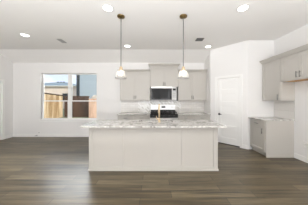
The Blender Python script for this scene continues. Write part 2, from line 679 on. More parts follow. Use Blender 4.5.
# dark pantry interior behind the door
bm = bmesh.new()
bx(bm, PX + 0.1, QX + 0.5, YB, YB + T, 0, ztop)
struct('wall_pantry_inside', bm, 'wall', 'wall inside the closed pantry', 'wall')

# left wall door
dr = thing('door_2', 'white door at the left edge in the left wall', 'door', (XL, DY1, 0), 0, None, 'structure')
boxes('door_casing', 'trim', dr, [(XL, XL + 0.02, DY1, DY1 + 0.075, 0, DZ + 0.075), (XL, XL + 0.02, DY0 - 0.075, DY0, 0, DZ + 0.075),
                                  (XL, XL + 0.02, DY0, DY1, DZ, DZ + 0.075)], 0.004)
boxes('door_jamb', 'trim', dr, [(XL - 0.11, XL, DY1 - 0.012, DY1, 0, DZ), (XL - 0.11, XL, DY0, DY0 + 0.012, 0, DZ),
                                (XL - 0.11, XL, DY0, DY1, DZ - 0.012, DZ)])
a, b = DY0 + 0.016, DY1 - 0.016
cs = [(XL - 0.05, XL - 0.012, a, a + 0.11, 0.012, DZ - 0.016), (XL - 0.05, XL - 0.012, b - 0.11, b, 0.012, DZ - 0.016)]
for z0, z1 in ((0.012, 0.22), (0.98, 1.14), (DZ - 0.15, DZ - 0.016)):
    cs.append((XL - 0.05, XL - 0.012, a + 0.11, b - 0.11, z0, z1))
boxes('door_slab', 'trim', dr, cs, 0.004)
box('door_panels', 'trim', dr, XL - 0.042, XL - 0.028, a + 0.1, b - 0.1, 0.2, DZ - 0.1)

# ------------------------------------------------------------------ window in the back wall
wn = thing('window_1', 'twin double-hung window looking out on the fences', 'window', ((WX0 + WX1) / 2, YB, WZ0), 0, None, 'structure')
FX = 0.012
yf0, yf1 = YB + 0.08, YB + 0.14
MX0, MX1 = -3.295, -3.165      # wide mullion between the two units
box('window_sill', 'trim', wn, WX0 - 0.05, WX1 + 0.05, YB - 0.035, YB + 0.06, WZ0 - 0.022, WZ0 + 0.004, bev=0.004)
box('window_apron', 'trim', wn, WX0 - 0.03, WX1 + 0.03, YB - 0.014, YB, WZ0 - 0.085, WZ0 - 0.022)
boxes('window_frame', 'vinyl', wn, [(WX0, WX0 + FX, yf0, yf1, WZ0, WZ1), (WX1 - FX, WX1, yf0, yf1, WZ0, WZ1), (MX0, MX1, yf0, yf1, WZ0, WZ1),
                                    (WX0 + FX, MX0, yf0, yf1, WZ1 - FX, WZ1), (MX1, WX1 - FX, yf0, yf1, WZ1 - FX, WZ1),
                                    (WX0 + FX, MX0, yf0, yf1, WZ0, WZ0 + FX), (MX1, WX1 - FX, yf0, yf1, WZ0, WZ0 + FX)], 0.003)
ZM = 1.355
for (xa, xb) in ((WX0 + FX, MX0), (MX1, WX1 - FX)):
    for (za, zb_, dy) in ((WZ0 + FX, ZM + 0.02, 0.0), (ZM - 0.02, WZ1 - FX, 0.022)):
        s = 0.018
        ra, rb = (0.022, 0.040) if dy == 0 else (0.040, 0.022)
        y0, y1 = yf0 + 0.008 + dy, yf0 + 0.028 + dy
        fr = boxes('window_sash', 'vinyl', wn, [(xa, xa + s, y0, y1, za, zb_), (xb - s, xb, y0, y1, za, zb_),
                                                (xa + s, xb - s, y0, y1, za, za + ra), (xa + s, xb - s, y0, y1, zb_ - rb, zb_)])
        box('window_pane', 'glass', fr, xa + s, xb - s, (y0 + y1) / 2 - 0.002, (y0 + y1) / 2 + 0.002, za + ra, zb_ - rb)

# unseen rear windows behind the viewer, added to hold the daylight lamps
for k, w in enumerate(cx):
    rw = thing('window_%d' % (k + 2), 'living room window behind the viewer, ' + ('left', 'middle', 'right')[k] + ' of three', 'window',
               (w, YR, 0.4), 0, None, 'structure')
    boxes('window_frame', 'vinyl', rw, [(w - 0.9, w - 0.85, YR - 0.1, YR - 0.04, 0.4, 2.5), (w + 0.85, w + 0.9, YR - 0.1, YR - 0.04, 0.4, 2.5),  # frame of the added unseen window
                                        (w - 0.85, w + 0.85, YR - 0.1, YR - 0.04, 0.4, 0.45), (w - 0.85, w + 0.85, YR - 0.1, YR - 0.04, 2.45, 2.5),
                                        (w - 0.85, w + 0.85, YR - 0.1, YR - 0.04, 1.43, 1.47)])

# ------------------------------------------------------------------ cabinets
def pull(parent, c, axis, vertical=True, length=0.13, name='handle'):
    """bar pull standing off a door front; axis = the direction the front faces (-Y or -X)"""
    bm = bmesh.new()
    off = Vector((0, -0.03, 0)) if axis == 'Y' else Vector((-0.03, 0, 0))
    al = Vector((0, 0, 1)) if vertical else (Vector((1, 0, 0)) if axis == 'Y' else Vector((0, 1, 0)))
    c = Vector(c)
    h = length / 2
    tube(bm, [c + off - al * h, c + off + al * h], 0.0085, 10)
    for s in (-1, 1):
        q = c + al * (h * 0.72 * s)
        tube(bm, [q, q + off], 0.005, 8)
    return obj(name, bm, 'pull', parent, False, 0, True)

def shaker(name, parent, axis, face, u0, u1, z0, z1, fw=0.062, drawer=False):
    """recessed-panel front; face = coordinate of the front plane, u runs along the wall"""
    th = 0.02
    g = 0.0025
    u0 += g
    u1 -= g
    z0 += g
    z1 -= g
    parts = [(u0, u0 + fw, 0, th, z0, z1), (u1 - fw, u1, 0, th, z0, z1), (u0 + fw, u1 - fw, 0, th, z0, z0 + fw), (u0 + fw, u1 - fw, 0, th, z1 - fw, z1),
             (u0 + fw - 0.002, u1 - fw + 0.002, 0.012, th - 0.002, z0 + fw - 0.002, z1 - fw + 0.002)]
    if drawer:
        parts = [(u0, u1, 0, th, z0, z1)]
    bm = bmesh.new()
    for a, b, c, d, e, f in parts:
        if axis == 'Y':
            bx(bm, a, b, face + c, face + d, e, f)
        else:
            bx(bm, face + c, face + d, a, b, e, f)
    return obj(name, bm, 'cab', parent, False, 0.0015)

def crown(name, parent, axis, a0, a1, face, back, z, h=0.075, ends=(True, True)):
    """stepped crown moulding around a cabinet top"""
    bm = bmesh.new()
    def slab(z0, o0, z1, o1):
        vs = []
        for zz, o_ in ((z0, o0), (z1, o1)):
            e0 = o_ if ends[0] else 0
            e1 = o_ if ends[1] else 0
            if axis == 'Y':
                q = [(a0 - e0, face - o_), (a1 + e1, face - o_), (a1 + e1, back), (a0 - e0, back)]
            else:
                q = [(face - o_, a0 - e0), (face - o_, a1 + e1), (back, a1 + e1), (back, a0 - e0)]
            vs.append([bm.verts.new((p[0], p[1], zz)) for p in q])
        a, b = vs
        bm.faces.new(a)
        bm.faces.new(b)
        for k in range(4):
            bm.faces.new((a[k], a[(k + 1) % 4], b[(k + 1) % 4], b[k]))
    slab(z, 0.006, z + h * 0.12, 0.008)
    slab(z + h * 0.12, 0.010, z + h * 0.80, 0.066)
    slab(z + h * 0.80, 0.070, z + h, 0.070)
    return obj(name, bm, 'cab', parent)

def wall_cab(name, label, x0, x1, z0, z1, yf, group=None, ends=(True, True), handle_dz=0.11):
    r = thing(name, label, 'cabinet', ((x0 + x1) / 2, YB, z0), 0, group)
    box('cabinet_body', 'cab', r, x0, x1, yf + 0.021, YB - 0.001, z0, z1)
    crown('crown_moulding', r, 'Y', x0, x1, yf, YB - 0.001, z1, ends=ends)
    m = (x0 + x1) / 2
    for (a, b, hx) in ((x0 + 0.004, m, m - 0.032), (m, x1 - 0.004, m + 0.032)):
        d = shaker('door', r, 'Y', yf, a, b, z0 + 0.004, z1 - 0.02)
        pull(d, (hx, yf, z0 + handle_dz), 'Y')
    return r

YU = 5.02   # door plane of the wall cabinets on the back wall
wall_cab('wall_cabinet', 'two-door greige wall cabinet left of the microwave', -1.225, -0.135, 1.372, 2.395, YU, 'wall cabinets on the back wall', (True, False))
wall_cab('wall_cabinet', 'two-door greige wall cabinet right of the range, next to the pantry corner', 0.868, PX - 0.002, 1.372, 2.395, YU,
         'wall cabinets on the back wall', (False, False))
wall_cab('wall_cabinet', 'raised short greige wall cabinet above the microwave', -0.132, 0.864, 1.855, 2.60, YU - 0.02, 'wall cabinets on the back wall')

def base_cab(name, label, x0, x1, yf, n, group):
    r = thing(name, label, 'cabinet', ((x0 + x1) / 2, YB, 0), 0, group)
    box('cabinet_body', 'cab', r, x0, x1, yf + 0.021, YB - 0.001, 0.10, 0.882)
    box('toe_kick', 'cab', r, x0 + 0.005, x1 - 0.005, yf + 0.09, YB - 0.002, 0, 0.10)
    w = (x1 - x0) / n
    for k in range(n):
        a, b = x0 + k * w + 0.003, x0 + (k + 1) * w - 0.003
        d = shaker('drawer', r, 'Y', yf, a, b, 0.715, 0.868, drawer=True)
        pull(d, ((a + b) / 2, yf, 0.79), 'Y', False)
        d = shaker('door', r, 'Y', yf, a, b, 0.112, 0.708)
        pull(d, (b - 0.04 if k % 2 == 0 else a + 0.04, yf, 0.61), 'Y')
    return r
YBF = 4.69
base_cab('base_cabinet', 'greige base cabinet left of the range behind the island', -1.225, -0.14, YBF, 2, 'base cabinets on the back wall')
base_cab('base_cabinet', 'greige base cabinet between the range and the pantry corner', 0.805, PX - 0.003, YBF, 2, 'base cabinets on the back wall')

tag(box('countertop', 'stone', None, -1.25, -0.137, 4.66, YB - 0.001, 0.884, 0.914, bev=0.003),
    'pale granite counter left of the range', 'countertop', 'counters on the back wall')
tag(box('countertop', 'stone', None, 0.802, PX - 0.001, 4.66, YB - 0.001, 0.884, 0.914, bev=0.003),
    'pale granite counter between the range and the pantry corner', 'countertop', 'counters on the back wall')

bs = thing('tile_backsplash', 'pale tiled backsplash on the back wall around the range', 'backsplash', (0.3, YB, 0.914))
for a, b in ((-1.235, -0.60), (1.02, PX - 0.001)):
    box('subway_tiles', 'tile_back', bs, a, b, YB - 0.012, YB - 0.001, 0.915, 1.371)
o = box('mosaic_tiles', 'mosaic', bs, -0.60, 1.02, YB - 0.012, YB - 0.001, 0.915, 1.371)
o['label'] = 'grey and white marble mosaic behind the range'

# ------------------------------------------------------------------ microwave
MX, MXE, MY = -0.095, 0.785, 4.89
mw = thing('microwave', 'stainless over-the-range microwave with a black glass door', 'microwave', ((MX + MXE) / 2, YB, 1.40))
box('casing', 'steel', mw, MX, MXE, MY + 0.03, YB - 0.002, 1.395, 1.852, bev=0.004)
dx1 = MX + 0.722
boxes('door', 'steel', mw, [(MX, dx1, MY, MY + 0.03, 1.806, 1.852), (MX, dx1, MY, MY + 0.03, 1.398, 1.402),
                            (MX, MX + 0.003, MY, MY + 0.03, 1.402, 1.806), (dx1 - 0.004, dx1, MY, MY + 0.03, 1.402, 1.806)], 0.002)
box('door_glass', 'black_glass', mw, MX + 0.003, dx1 - 0.004, MY + 0.002, MY + 0.028, 1.402, 1.806)
boxes('window_mesh', 'display', mw, [(MX + 0.07, dx1 - 0.14, MY + 0.0005, MY + 0.002, 1.46, 1.765)])
bm = bmesh.new()
tube(bm, [(dx1 - 0.05, MY - 0.03, 1.44), (dx1 - 0.05, MY - 0.03, 1.78)], 0.011, 12)
for z in (1.47, 1.75):
    tube(bm, [(dx1 - 0.05, MY + 0.002, z), (dx1 - 0.05, MY - 0.03, z)], 0.008, 8)
obj('handle', bm, 'black', mw, False, 0, True)
cp = box('control_panel', 'grey_panel', mw, dx1 + 0.002, MXE, MY, MY + 0.03, 1.398, 1.852, bev=0.002)
box('display', 'display', cp, dx1 + 0.03, MXE - 0.025, MY - 0.002, MY, 1.72, 1.79)
for r in range(4):
    for c in range(3):
        bxx = dx1 + 0.025 + c * 0.046
        box('button', 'button', cp, bxx, bxx + 0.032, MY - 0.002, MY, 1.48 + r * 0.06, 1.515 + r * 0.06)
box('vent_grille', 'black', mw, MX + 0.05, MXE - 0.05, MY + 0.05, YB - 0.1, 1.389, 1.395)

# ------------------------------------------------------------------ range
RX, RXE, RY = -0.132, 0.798, 4.63
rg = thing('gas_range', 'stainless gas range with black cooktop behind the island', 'range', ((RX + RXE) / 2, YB, 0))
box('oven_body', 'steel', rg, RX, RXE, RY + 0.05, YB - 0.02, 0.05, 0.90)
box('cooktop', 'black_glass', rg, RX, RXE, RY + 0.01, YB - 0.09, 0.90, 0.922, bev=0.004)
bg_ = box('backguard', 'white_enamel', rg, RX + 0.01, RXE - 0.01, YB - 0.09, YB - 0.02, 0.90, 1.215, bev=0.01)
box('lower_panel', 'black', bg_, RX + 0.012, RXE - 0.012, YB - 0.096, YB - 0.09, 0.922, 1.03)
box('display', 'display', bg_, 0.275, 0.425, YB - 0.093, YB - 0.09, 1.10, 1.165)
for k in range(2):
    for s in (0, 1):
        xx = RX + 0.16 + k * 0.62
        box('button', 'button', bg_, xx - 0.02 + s * 0.05, xx + 0.015 + s * 0.05, YB - 0.092, YB - 0.09, 1.12, 1.145)
for k in range(3):
    x0 = RX + 0.02 + k * 0.30
    x1 = x0 + 0.285
    bm = bmesh.new()
    for xx in (x0, x1 - 0.016, (x0 + x1) / 2 - 0.008):
        bx(bm, xx, xx + 0.016, RY + 0.06, YB - 0.13, 0.965, 0.985)
    for yy in (RY + 0.06, RY + 0.2, RY + 0.34, YB - 0.146):
        bx(bm, x0, x1, yy, yy + 0.016, 0.963, 0.983)
    for xx in (x0, x1 - 0.016):
        for yy in (RY + 0.06, YB - 0.146):
            bx(bm, xx, xx + 0.016, yy, yy + 0.016, 0.922, 0.965)
    obj('grate', bm, 'iron', rg)
for xx in (RX + 0.17, RX + 0.465, RXE - 0.17):
    for yy in (RY + 0.16, RY + 0.40):
        bm = bmesh.new()
        lathe(bm, [(0, 0.018), (0.04, 0.018), (0.045, 0.012), (0.055, 0.0), (0, 0.0)], (xx, yy, 0.922), 20)
        obj('burner', bm, 'iron', rg, False, 0, True)
box('control_panel', 'black', rg, RX, RXE, RY, RY + 0.05, 0.80, 0.905, bev=0.006)
for k in range(5):
    xx = RX + 0.12 + k * 0.1725
    bm = bmesh.new()
    tube(bm, [(xx, RY, 0.852), (xx, RY - 0.012, 0.852), (xx, RY - 0.034, 0.852)], [0.026, 0.024, 0.02], 16)
    obj('knob', bm, 'black', rg, False, 0, True)
dd = box('oven_door', 'steel', rg, RX + 0.005, RXE - 0.005, RY + 0.002, RY + 0.05, 0.22, 0.795, bev=0.004)
box('oven_window', 'black_glass', dd, RX + 0.13, RXE - 0.13, RY, RY + 0.004, 0.36, 0.66)
bm = bmesh.new()
tube(bm, [(RX + 0.06, RY - 0.05, 0.745), (RXE - 0.06, RY - 0.05, 0.745)], 0.013, 12)
for xx in (RX + 0.1, RXE - 0.1):
    tube(bm, [(xx, RY + 0.004, 0.745), (xx, RY - 0.05, 0.745)], 0.009, 8)
obj('handle', bm, 'steel', dd, False, 0, True)
box('bottom_drawer', 'steel', rg, RX + 0.005, RXE - 0.005, RY + 0.002, RY + 0.05, 0.06, 0.215, bev=0.004)
for xx in (RX + 0.05, RXE - 0.05):
    for yy in (RY + 0.1, YB - 0.1):
        box('foot', 'black', rg, xx - 0.02, xx + 0.02, yy - 0.02, yy + 0.02, 0, 0.05)

# ------------------------------------------------------------------ island
IX0, IX1, IY0, IY1 = -1.277, 1.253, 2.75, 3.33
isl = thing('kitchen_island', 'long greige kitchen island with a panelled front in the middle of the room', 'kitchen island', (-0.01, 3.0, 0))
box('island_body', 'cab', isl, IX0 + 0.01, IX1 - 0.01, IY0 + 0.012, 2.97, 0, 0.883)
boxes('island_back', 'cab', isl, [(IX0 + 0.01, -0.45, 2.97, IY1, 0.10, 0.883), (0.50, IX1 - 0.01, 2.97, IY1, 0.10, 0.883),
                                  (-0.45, 0.50, 2.97, IY1, 0.10, 0.62), (-0.45, 0.50, IY1 - 0.03, IY1, 0.62, 0.883)])
xs = [IX0, IX0 + 0.060, -0.62, -0.03, 0.565, IX1 - 0.085, IX1]
for k in range(1, 5):
    a = xs[k] + (0.0 if k == 1 else 0.004)
    b = xs[k + 1] - (0.0 if k == 4 else 0.004)
    box('front_panel', 'cab', isl, a, b, IY0 + 0.004, IY0 + 0.012, 0.075, 0.875, bev=0.002)
for (a, b) in ((xs[0], xs[1]), (xs[5], xs[6])):
    box('corner_trim', 'cab', isl, a, b, IY0 - 0.006, IY0 + 0.012, 0.075, 0.882, bev=0.002)
for k in (2, 3, 4):
    box('seam_strip', 'cab', isl, xs[k] - 0.022, xs[k] + 0.022, IY0 - 0.008, IY0 + 0.006, 0.075, 0.862, bev=0.001)
box('top_rail', 'cab', isl, xs[1], xs[5], IY0 - 0.002, IY0 + 0.006, 0.862, 0.882)
bm = bmesh.new()
for (h, o_) in ((0.032, 0.015), (0.075, 0.004)):
    bx(bm, IX0 - o_, IX1 + o_, IY0 - o_, IY0 + 0.012, 0, h)
    bx(bm, IX0 - o_, IX0 + 0.011, IY0 + 0.012, IY1 - 0.02, 0, h)
    bx(bm, IX1 - 0.011, IX1 + o_, IY0 + 0.012, IY1 - 0.02, 0, h)
obj('base_moulding', bm, 'cab', isl, False, 0.003)
for s, xx in ((-1, IX0), (1, IX1)):
    box('side_panel', 'cab', isl, min(xx, xx - s * 0.011), max(xx, xx - s * 0.011), IY0 + 0.012, IY1, 0.075, 0.883)

# worktop with a sink cutout (faces built around the hole)
SX0, SX1, SY0, SY1 = -0.33, 0.42, 3.05, 3.29
TX0, TX1, TY0, TY1 = -1.353, 1.322, 2.555, 3.375
tag(boxes('island_countertop', 'stone', None, [(TX0, TX1, TY0, SY0, 0.884, 0.914), (TX0, TX1, SY1, TY1, 0.884, 0.914),
                                               (TX0, SX0, SY0, SY1, 0.884, 0.914), (SX1, TX1, SY0, SY1, 0.884, 0.914)]),
    'veined white granite slab overhanging the island front', 'countertop')
sk = thing('sink', 'undermount steel sink set in the island top behind the gold faucet', 'sink', ((SX0 + SX1) / 2, (SY0 + SY1) / 2, 0.68))
t = 0.006
boxes('basin', 'white_enamel', sk, [(SX0 - t, SX1 + t, SY0 - t, SY1 + t, 0.674, 0.68), (SX0 - t, SX0, SY0 - t, SY1 + t, 0.68, 0.883),
                             (SX1, SX1 + t, SY0 - t, SY1 + t, 0.68, 0.883), (SX0, SX1, SY0 - t, SY0, 0.68, 0.883), (SX0, SX1, SY1, SY1 + t, 0.68, 0.883)])
bm = bmesh.new()
lathe(bm, [(0, 0.004), (0.03, 0.004), (0.042, 0.0015), (0.042, 0.0), (0, 0)], (0.05, 3.17, 0.68), 20)
obj('drain', bm, 'steel', sk, False, 0, True)

fc = thing('faucet', 'tall brushed gold gooseneck faucet on the island', 'faucet', (0.112, 3.0, 0.914))
fx, fy = 0.112, 3.0
bm = bmesh.new()
lathe(bm, [(0, 0), (0.030, 0), (0.030, 0.008), (0.023, 0.016), (0.022, 0.09), (0, 0.09)], (fx, fy, 0.914), 24)
obj('base', bm, 'gold', fc, False, 0, True)
bm = bmesh.new()
pts = [(fx, fy, 0.99), (fx, fy, 1.18)]
for k in range(0, 11):
    a = math.pi * k / 10
    pts.append((fx, fy + 0.085 - 0.085 * math.cos(a), 1.205 + 0.085 * math.sin(a)))
tube(bm, pts, 0.0165, 14)
obj('gooseneck', bm, 'gold', fc, False, 0, True)
bm = bmesh.new()
tube(bm, [(fx, fy + 0.17, 1.205), (fx, fy + 0.17, 1.16), (fx, fy + 0.17, 1.09)], [0.0175, 0.020, 0.021], 14)
obj('spray_head', bm, 'gold', fc, False, 0, True)
bm = bmesh.new()
tube(bm, [(fx - 0.018, fy, 0.975), (fx - 0.045, fy, 0.975)], 0.014, 12)
tube(bm, [(fx - 0.045, fy, 0.975), (fx - 0.055, fy - 0.01, 1.0), (fx - 0.062, fy - 0.02, 1.05)], [0.008, 0.007, 0.006], 10)
obj('lever', bm, 'gold', fc, False, 0, True)

# ------------------------------------------------------------------ right-hand wall: base cabinet, counter, tiles, wall cabinets
CY0, CY1 = 3.40, QY - 0.002
CXF = 2.695
r = thing('base_cabinet', 'greige base cabinet with one drawer and one door on the right wall', 'cabinet', (3.03, 3.66, 0))
box('cabinet_body', 'cab', r, CXF + 0.021, XR - 0.001, CY0, CY1, 0.10, 0.882)
box('toe_kick', 'cab', r, CXF + 0.075, XR - 0.002, CY0 + 0.002, CY1, 0, 0.10)
box('end_panel', 'cab', r, CXF + 0.02, XR - 0.001, CY0 - 0.012, CY0, 0.0, 0.882)
box('end_base_strip', 'cab', r, CXF + 0.02, XR - 0.017, CY0 - 0.022, CY0 - 0.012, 0.0, 0.045)
d = shaker('drawer', r, 'X', CXF, CY0 + 0.012, CY1 - 0.03, 0.715, 0.868, drawer=True)
pull(d, (CXF, (CY0 + CY1) / 2 - 0.01, 0.79), 'X', False)
d = shaker('door', r, 'X', CXF, CY0 + 0.012, CY1 - 0.03, 0.112, 0.708)
pull(d, (CXF, CY0 + 0.075, 0.62), 'X')
tag(box('countertop', 'stone', None, 2.645, XR - 0.001, 3.372, QY - 0.001, 0.884, 0.914, bev=0.003),
    'short pale granite counter on the right wall cabinet', 'countertop')
tag(box('tile_backsplash', 'tile_right', None, XR - 0.012, XR - 0.001, 3.372, QY - 0.001, 0.915, 1.371),
    'small pale tile backsplash above the right-hand counter', 'backsplash')

UXF = 3.035
r = thing('wall_cabinet', 'tall greige one-door wall cabinet above the right-hand counter', 'cabinet', (3.2, 3.65, 1.372), 0, 'wall cabinets on the right wall')
UY0, UY1 = 3.365, QY - 0.002
box('cabinet_body', 'cab', r, UXF + 0.021, XR - 0.001, UY0, UY1, 1.372, 2.40)
crown('crown_moulding', r, 'X', UY0, UY1, UXF, XR - 0.001, 2.40, ends=(False, False))
d = shaker('door', r, 'X', UXF, UY0 + 0.014, UY1 - 0.035, 1.380, 2.38)
pull(d, (UXF, UY0 + 0.05, 1.46), 'X')
r = thing('wall_cabinet', 'short greige two-door wall cabinet over the empty fridge space', 'cabinet', (3.2, 2.93, 1.83), 0, 'wall cabinets on the right wall')
FY0, FY1 = 2.50, 3.363
box('cabinet_body', 'cab', r, UXF + 0.021, XR - 0.001, FY0, FY1, 1.836, 2.40)
o = box('cabinet_underside', 'rawwood', r, UXF + 0.035, XR - 0.002, FY0 + 0.002, FY1 - 0.02, 1.822, 1.836)
o['label'] = 'unpainted wood underside'
box('light_rail', 'cab', r, UXF + 0.021, UXF + 0.035, FY0, FY1, 1.822, 1.836)
crown('crown_moulding', r, 'X', FY0, FY1, UXF, XR - 0.001, 2.40, ends=(True, False))
m = (FY0 + FY1) / 2
for (a, b, hy) in ((m, FY1 - 0.010, m + 0.035), (FY0 + 0.006, m, m - 0.035)):
    d = shaker('door', r, 'X', UXF, a, b, 1.845, 2.38)
    pull(d, (UXF, hy, 1.935), 'X')

# fridge outlet box + power outlet on the right wall
ob = thing('outlet_box', 'white recessed outlet box low on the right wall at the picture edge', 'outlet', (XR, 3.10, 0.40))
boxes('plate', 'plastic', ob, [(XR - 0.012, XR, 3.03, 3.045, 0.33, 0.47), (XR - 0.012, XR, 3.155, 3.17, 0.33, 0.47),
                               (XR - 0.012, XR, 3.045, 3.155, 0.33, 0.345), (XR - 0.012, XR, 3.045, 3.155, 0.455, 0.47)], 0.002)
box('recess', 'plastic', ob, XR - 0.004, XR, 3.045, 3.155, 0.345, 0.455)
bm = bmesh.new()
tube(bm, [(XR - 0.004, 3.10, 0.40), (XR - 0.03, 3.10, 0.40)], 0.012, 10)
obj('valve', bm, 'steel', ob, False, 0, True)

# door stop / low socket under the window
ds = thing('door_stop', 'small grey spring door stop on the baseboard under the window', 'door stop', (-4.40, YB - 0.016, 0.06))
bm = bmesh.new()
tube(bm, [(-4.40, YB - 0.016, 0.06), (-4.40, YB - 0.022, 0.06)], 0.018, 14)
obj('plate', bm, 'pull', ds)
bm = bmesh.new()
tube(bm, [(-4.40, YB - 0.022, 0.06), (-4.40, YB - 0.085, 0.06)], 0.008, 10)
obj('spring', bm, 'pull', ds, False, 0, True)
bm = bmesh.new()
tube(bm, [(-4.40, YB - 0.085, 0.06), (-4.40, YB - 0.10, 0.06)], 0.012, 12)
obj('rubber_tip', bm, 'button', ds, False, 0, True)
ou = thing('wall_outlet', 'small white coax plate just above the baseboard under the window', 'outlet', (-4.33, YB, 0.135))
box('plate', 'plastic', ou, -4.37, -4.29, YB - 0.006, YB, 0.12, 0.20, bev=0.002)
box('socket', 'button', ou, -4.345, -4.315, YB - 0.010, YB - 0.006, 0.145, 0.175)

# ------------------------------------------------------------------ pendants
def pendant(x, y, label):
    r = thing('pendant_light', label, 'pendant light', (x, y, ZC), 0, 'pendants over the island')
    bm = bmesh.new()
    lathe(bm, [(0, 0), (0.072, 0), (0.076, -0.008), (0.07, -0.024), (0.02, -0.03), (0.012, -0.045), (0, -0.045)], (x, y, ZC), 32)
    obj('canopy', bm, 'bronze', r, False, 0, True)
    bm = bmesh.new()
    tube(bm, [(x, y, ZC - 0.04), (x, y, 2.05)], 0.0075, 10)
    obj('cord', bm, 'cord', r, False, 0, True)
    bm = bmesh.new()
    lathe(bm, [(0, 0.08), (0.014, 0.08), (0.018, 0.066), (0.030, 0.058), (0.034, 0.03), (0.034, 0.008), (0.048, 0.0), (0.05, -0.008), (0, -0.008)], (x, y, 1.985), 28)
    obj('socket_cap', bm, 'gold', r, False, 0, True)
    bm = bmesh.new()
    prof = [(0.045, 0.0), (0.062, -0.016), (0.080, -0.045), (0.096, -0.085), (0.107, -0.125), (0.114, -0.160), (0.111, -0.160), (0.104, -0.125),
            (0.093, -0.085), (0.077, -0.045), (0.059, -0.018), (0.045, -0.004)]
    n = 96
    rings = []
    for (rr, zz) in prof:
        rings.append([bm.verts.new((x + rr * (1 + 0.022 * math.cos(24 * 2 * math.pi * k / n)) * math.cos(2 * math.pi * k / n),
                                    y + rr * (1 + 0.022 * math.cos(24 * 2 * math.pi * k / n)) * math.sin(2 * math.pi * k / n), 1.98 + zz)) for k in range(n)])
    for i in range(len(rings)):
        a, b = rings[i], rings[(i + 1) % len(rings)]
        for k in range(n):
            bm.faces.new((a[k], b[k], b[(k + 1) % n], a[(k + 1) % n]))
    obj('lamp_shade', bm, 'shade', r, False, 0, True)['label'] = 'ribbed clear glass shade'
    bm = bmesh.new()
    lathe(bm, [(0, -0.012), (0.013, -0.012), (0.015, -0.03), (0.027, -0.055), (0.030, -0.075), (0.022, -0.097), (0, -0.105)], (x, y, 1.985), 20)
    obj('bulb', bm, 'bulb', r, False, 0, True)
    return r
p1 = pendant(-0.66, 2.80, 'glass pendant with a brass cap over the left half of the island')
dup(p1, (0.587, 2.80, ZC), 'glass pendant with a brass cap over the right half of the island')

# ------------------------------------------------------------------ recessed ceiling lights
def downlight(x, y, label):
    r = thing('recessed_light', label, 'ceiling light', (x, y, ZC), 0, 'recessed ceiling lights')
    bm = bmesh.new()
    lathe(bm, [(0.082, -0.001), (0.082, -0.008), (0.098, -0.006), (0.100, 0.0)], (x, y, ZC), 32, True)
    obj('trim_ring', bm, 'plastic', r, False, 0, True)
    bm = bmesh.new()
    lathe(bm, [(0, 0), (0.0815, 0), (0.0815, -0.006), (0, -0.006)], (x, y, ZC), 32)
    obj('diffuser', bm, 'lamp', r)
    d = bpy.data.lights.new('downlight', 'AREA')
    d.shape = 'DISK'
    d.size = 0.15
    d.energy = LAMP_W
    d.color = (1.0, 0.96, 0.91)
    o = bpy.data.objects.new('downlight', d)
    COL.objects.link(o)
    o.location = (0, 0, -0.012)
    o.parent = r
    return r
q = downlight(-3.335, 3.62, 'round recessed ceiling light in front of the window')
for (x, y, lb) in ((-0.84, 2.557, 'round recessed ceiling light just left of the left pendant canopy'),
                   (-0.825, 4.356, 'round recessed ceiling light in front of the left wall cabinet'),
                   (1.625, 2.557, 'round recessed ceiling light nearest the viewer on the right'),
                   (1.70, 4.396, 'round recessed ceiling light above the pantry corner'),  # the ones listed after this are added fill, out of view
                   (-3.3, 0.6, 'recessed light in the living room ceiling, left'),
                   (-0.8, 0.2, 'recessed light in the living room ceiling, middle'),
                   (1.65, 0.2, 'recessed light in the living room ceiling, right'),
                   (-3.3, -2.2, 'recessed light near the rear windows, left'),
                   (1.65, -2.2, 'recessed light near the rear windows, right')):
    dup(q, (x, y, ZC), lb)

# ceiling vents
r = thing('ceiling_vent', 'narrow grey air register in the ceiling left of the left pendant', 'vent', (-2.62, 3.98, ZC))
cs = [(-2.685, -2.67, 3.85, 4.11, ZC - 0.008, ZC), (-2.57, -2.555, 3.85, 4.11, ZC - 0.008, ZC), (-2.67, -2.57, 3.85, 3.865, ZC - 0.008, ZC), (-2.67, -2.57, 4.095, 4.11, ZC - 0.008, ZC)]
boxes('frame', 'vent_grey', r, cs)
boxes('louvres', 'vent_grey', r, [(-2.67 + k * 0.017, -2.658 + k * 0.017, 3.865, 4.095, ZC - 0.006, ZC - 0.002) for k in range(6)])
box('duct', 'vent_dark', r, -2.67, -2.57, 3.865, 4.095, ZC - 0.002, ZC)
r = thing('ceiling_vent', 'square dark grey vent in the ceiling right of the right pendant', 'vent', (1.265, 3.88, ZC))
cs = [(1.165, 1.18, 3.79, 3.97, ZC - 0.010, ZC), (1.35, 1.365, 3.79, 3.97, ZC - 0.010, ZC), (1.18, 1.35, 3.79, 3.805, ZC - 0.010, ZC), (1.18, 1.35, 3.955, 3.97, ZC - 0.010, ZC)]
boxes('frame', 'vent_dark', r, cs)
boxes('louvres', 'vent_dark', r, [(1.18, 1.35, 3.81 + k * 0.021, 3.822 + k * 0.021, ZC - 0.008, ZC - 0.002) for k in range(7)])
box('duct', 'gap', r, 1.18, 1.35, 3.805, 3.955, ZC - 0.002, ZC)

# ------------------------------------------------------------------ outside
GZ = -0.2
bm = bmesh.new()
bx(bm, -60, 30, YB + T + 0.01, 70, GZ - 0.3, GZ)
tag(obj('ground', bm, 'ground', None), 'dry lawn outside the window', 'ground', None, 'structure')

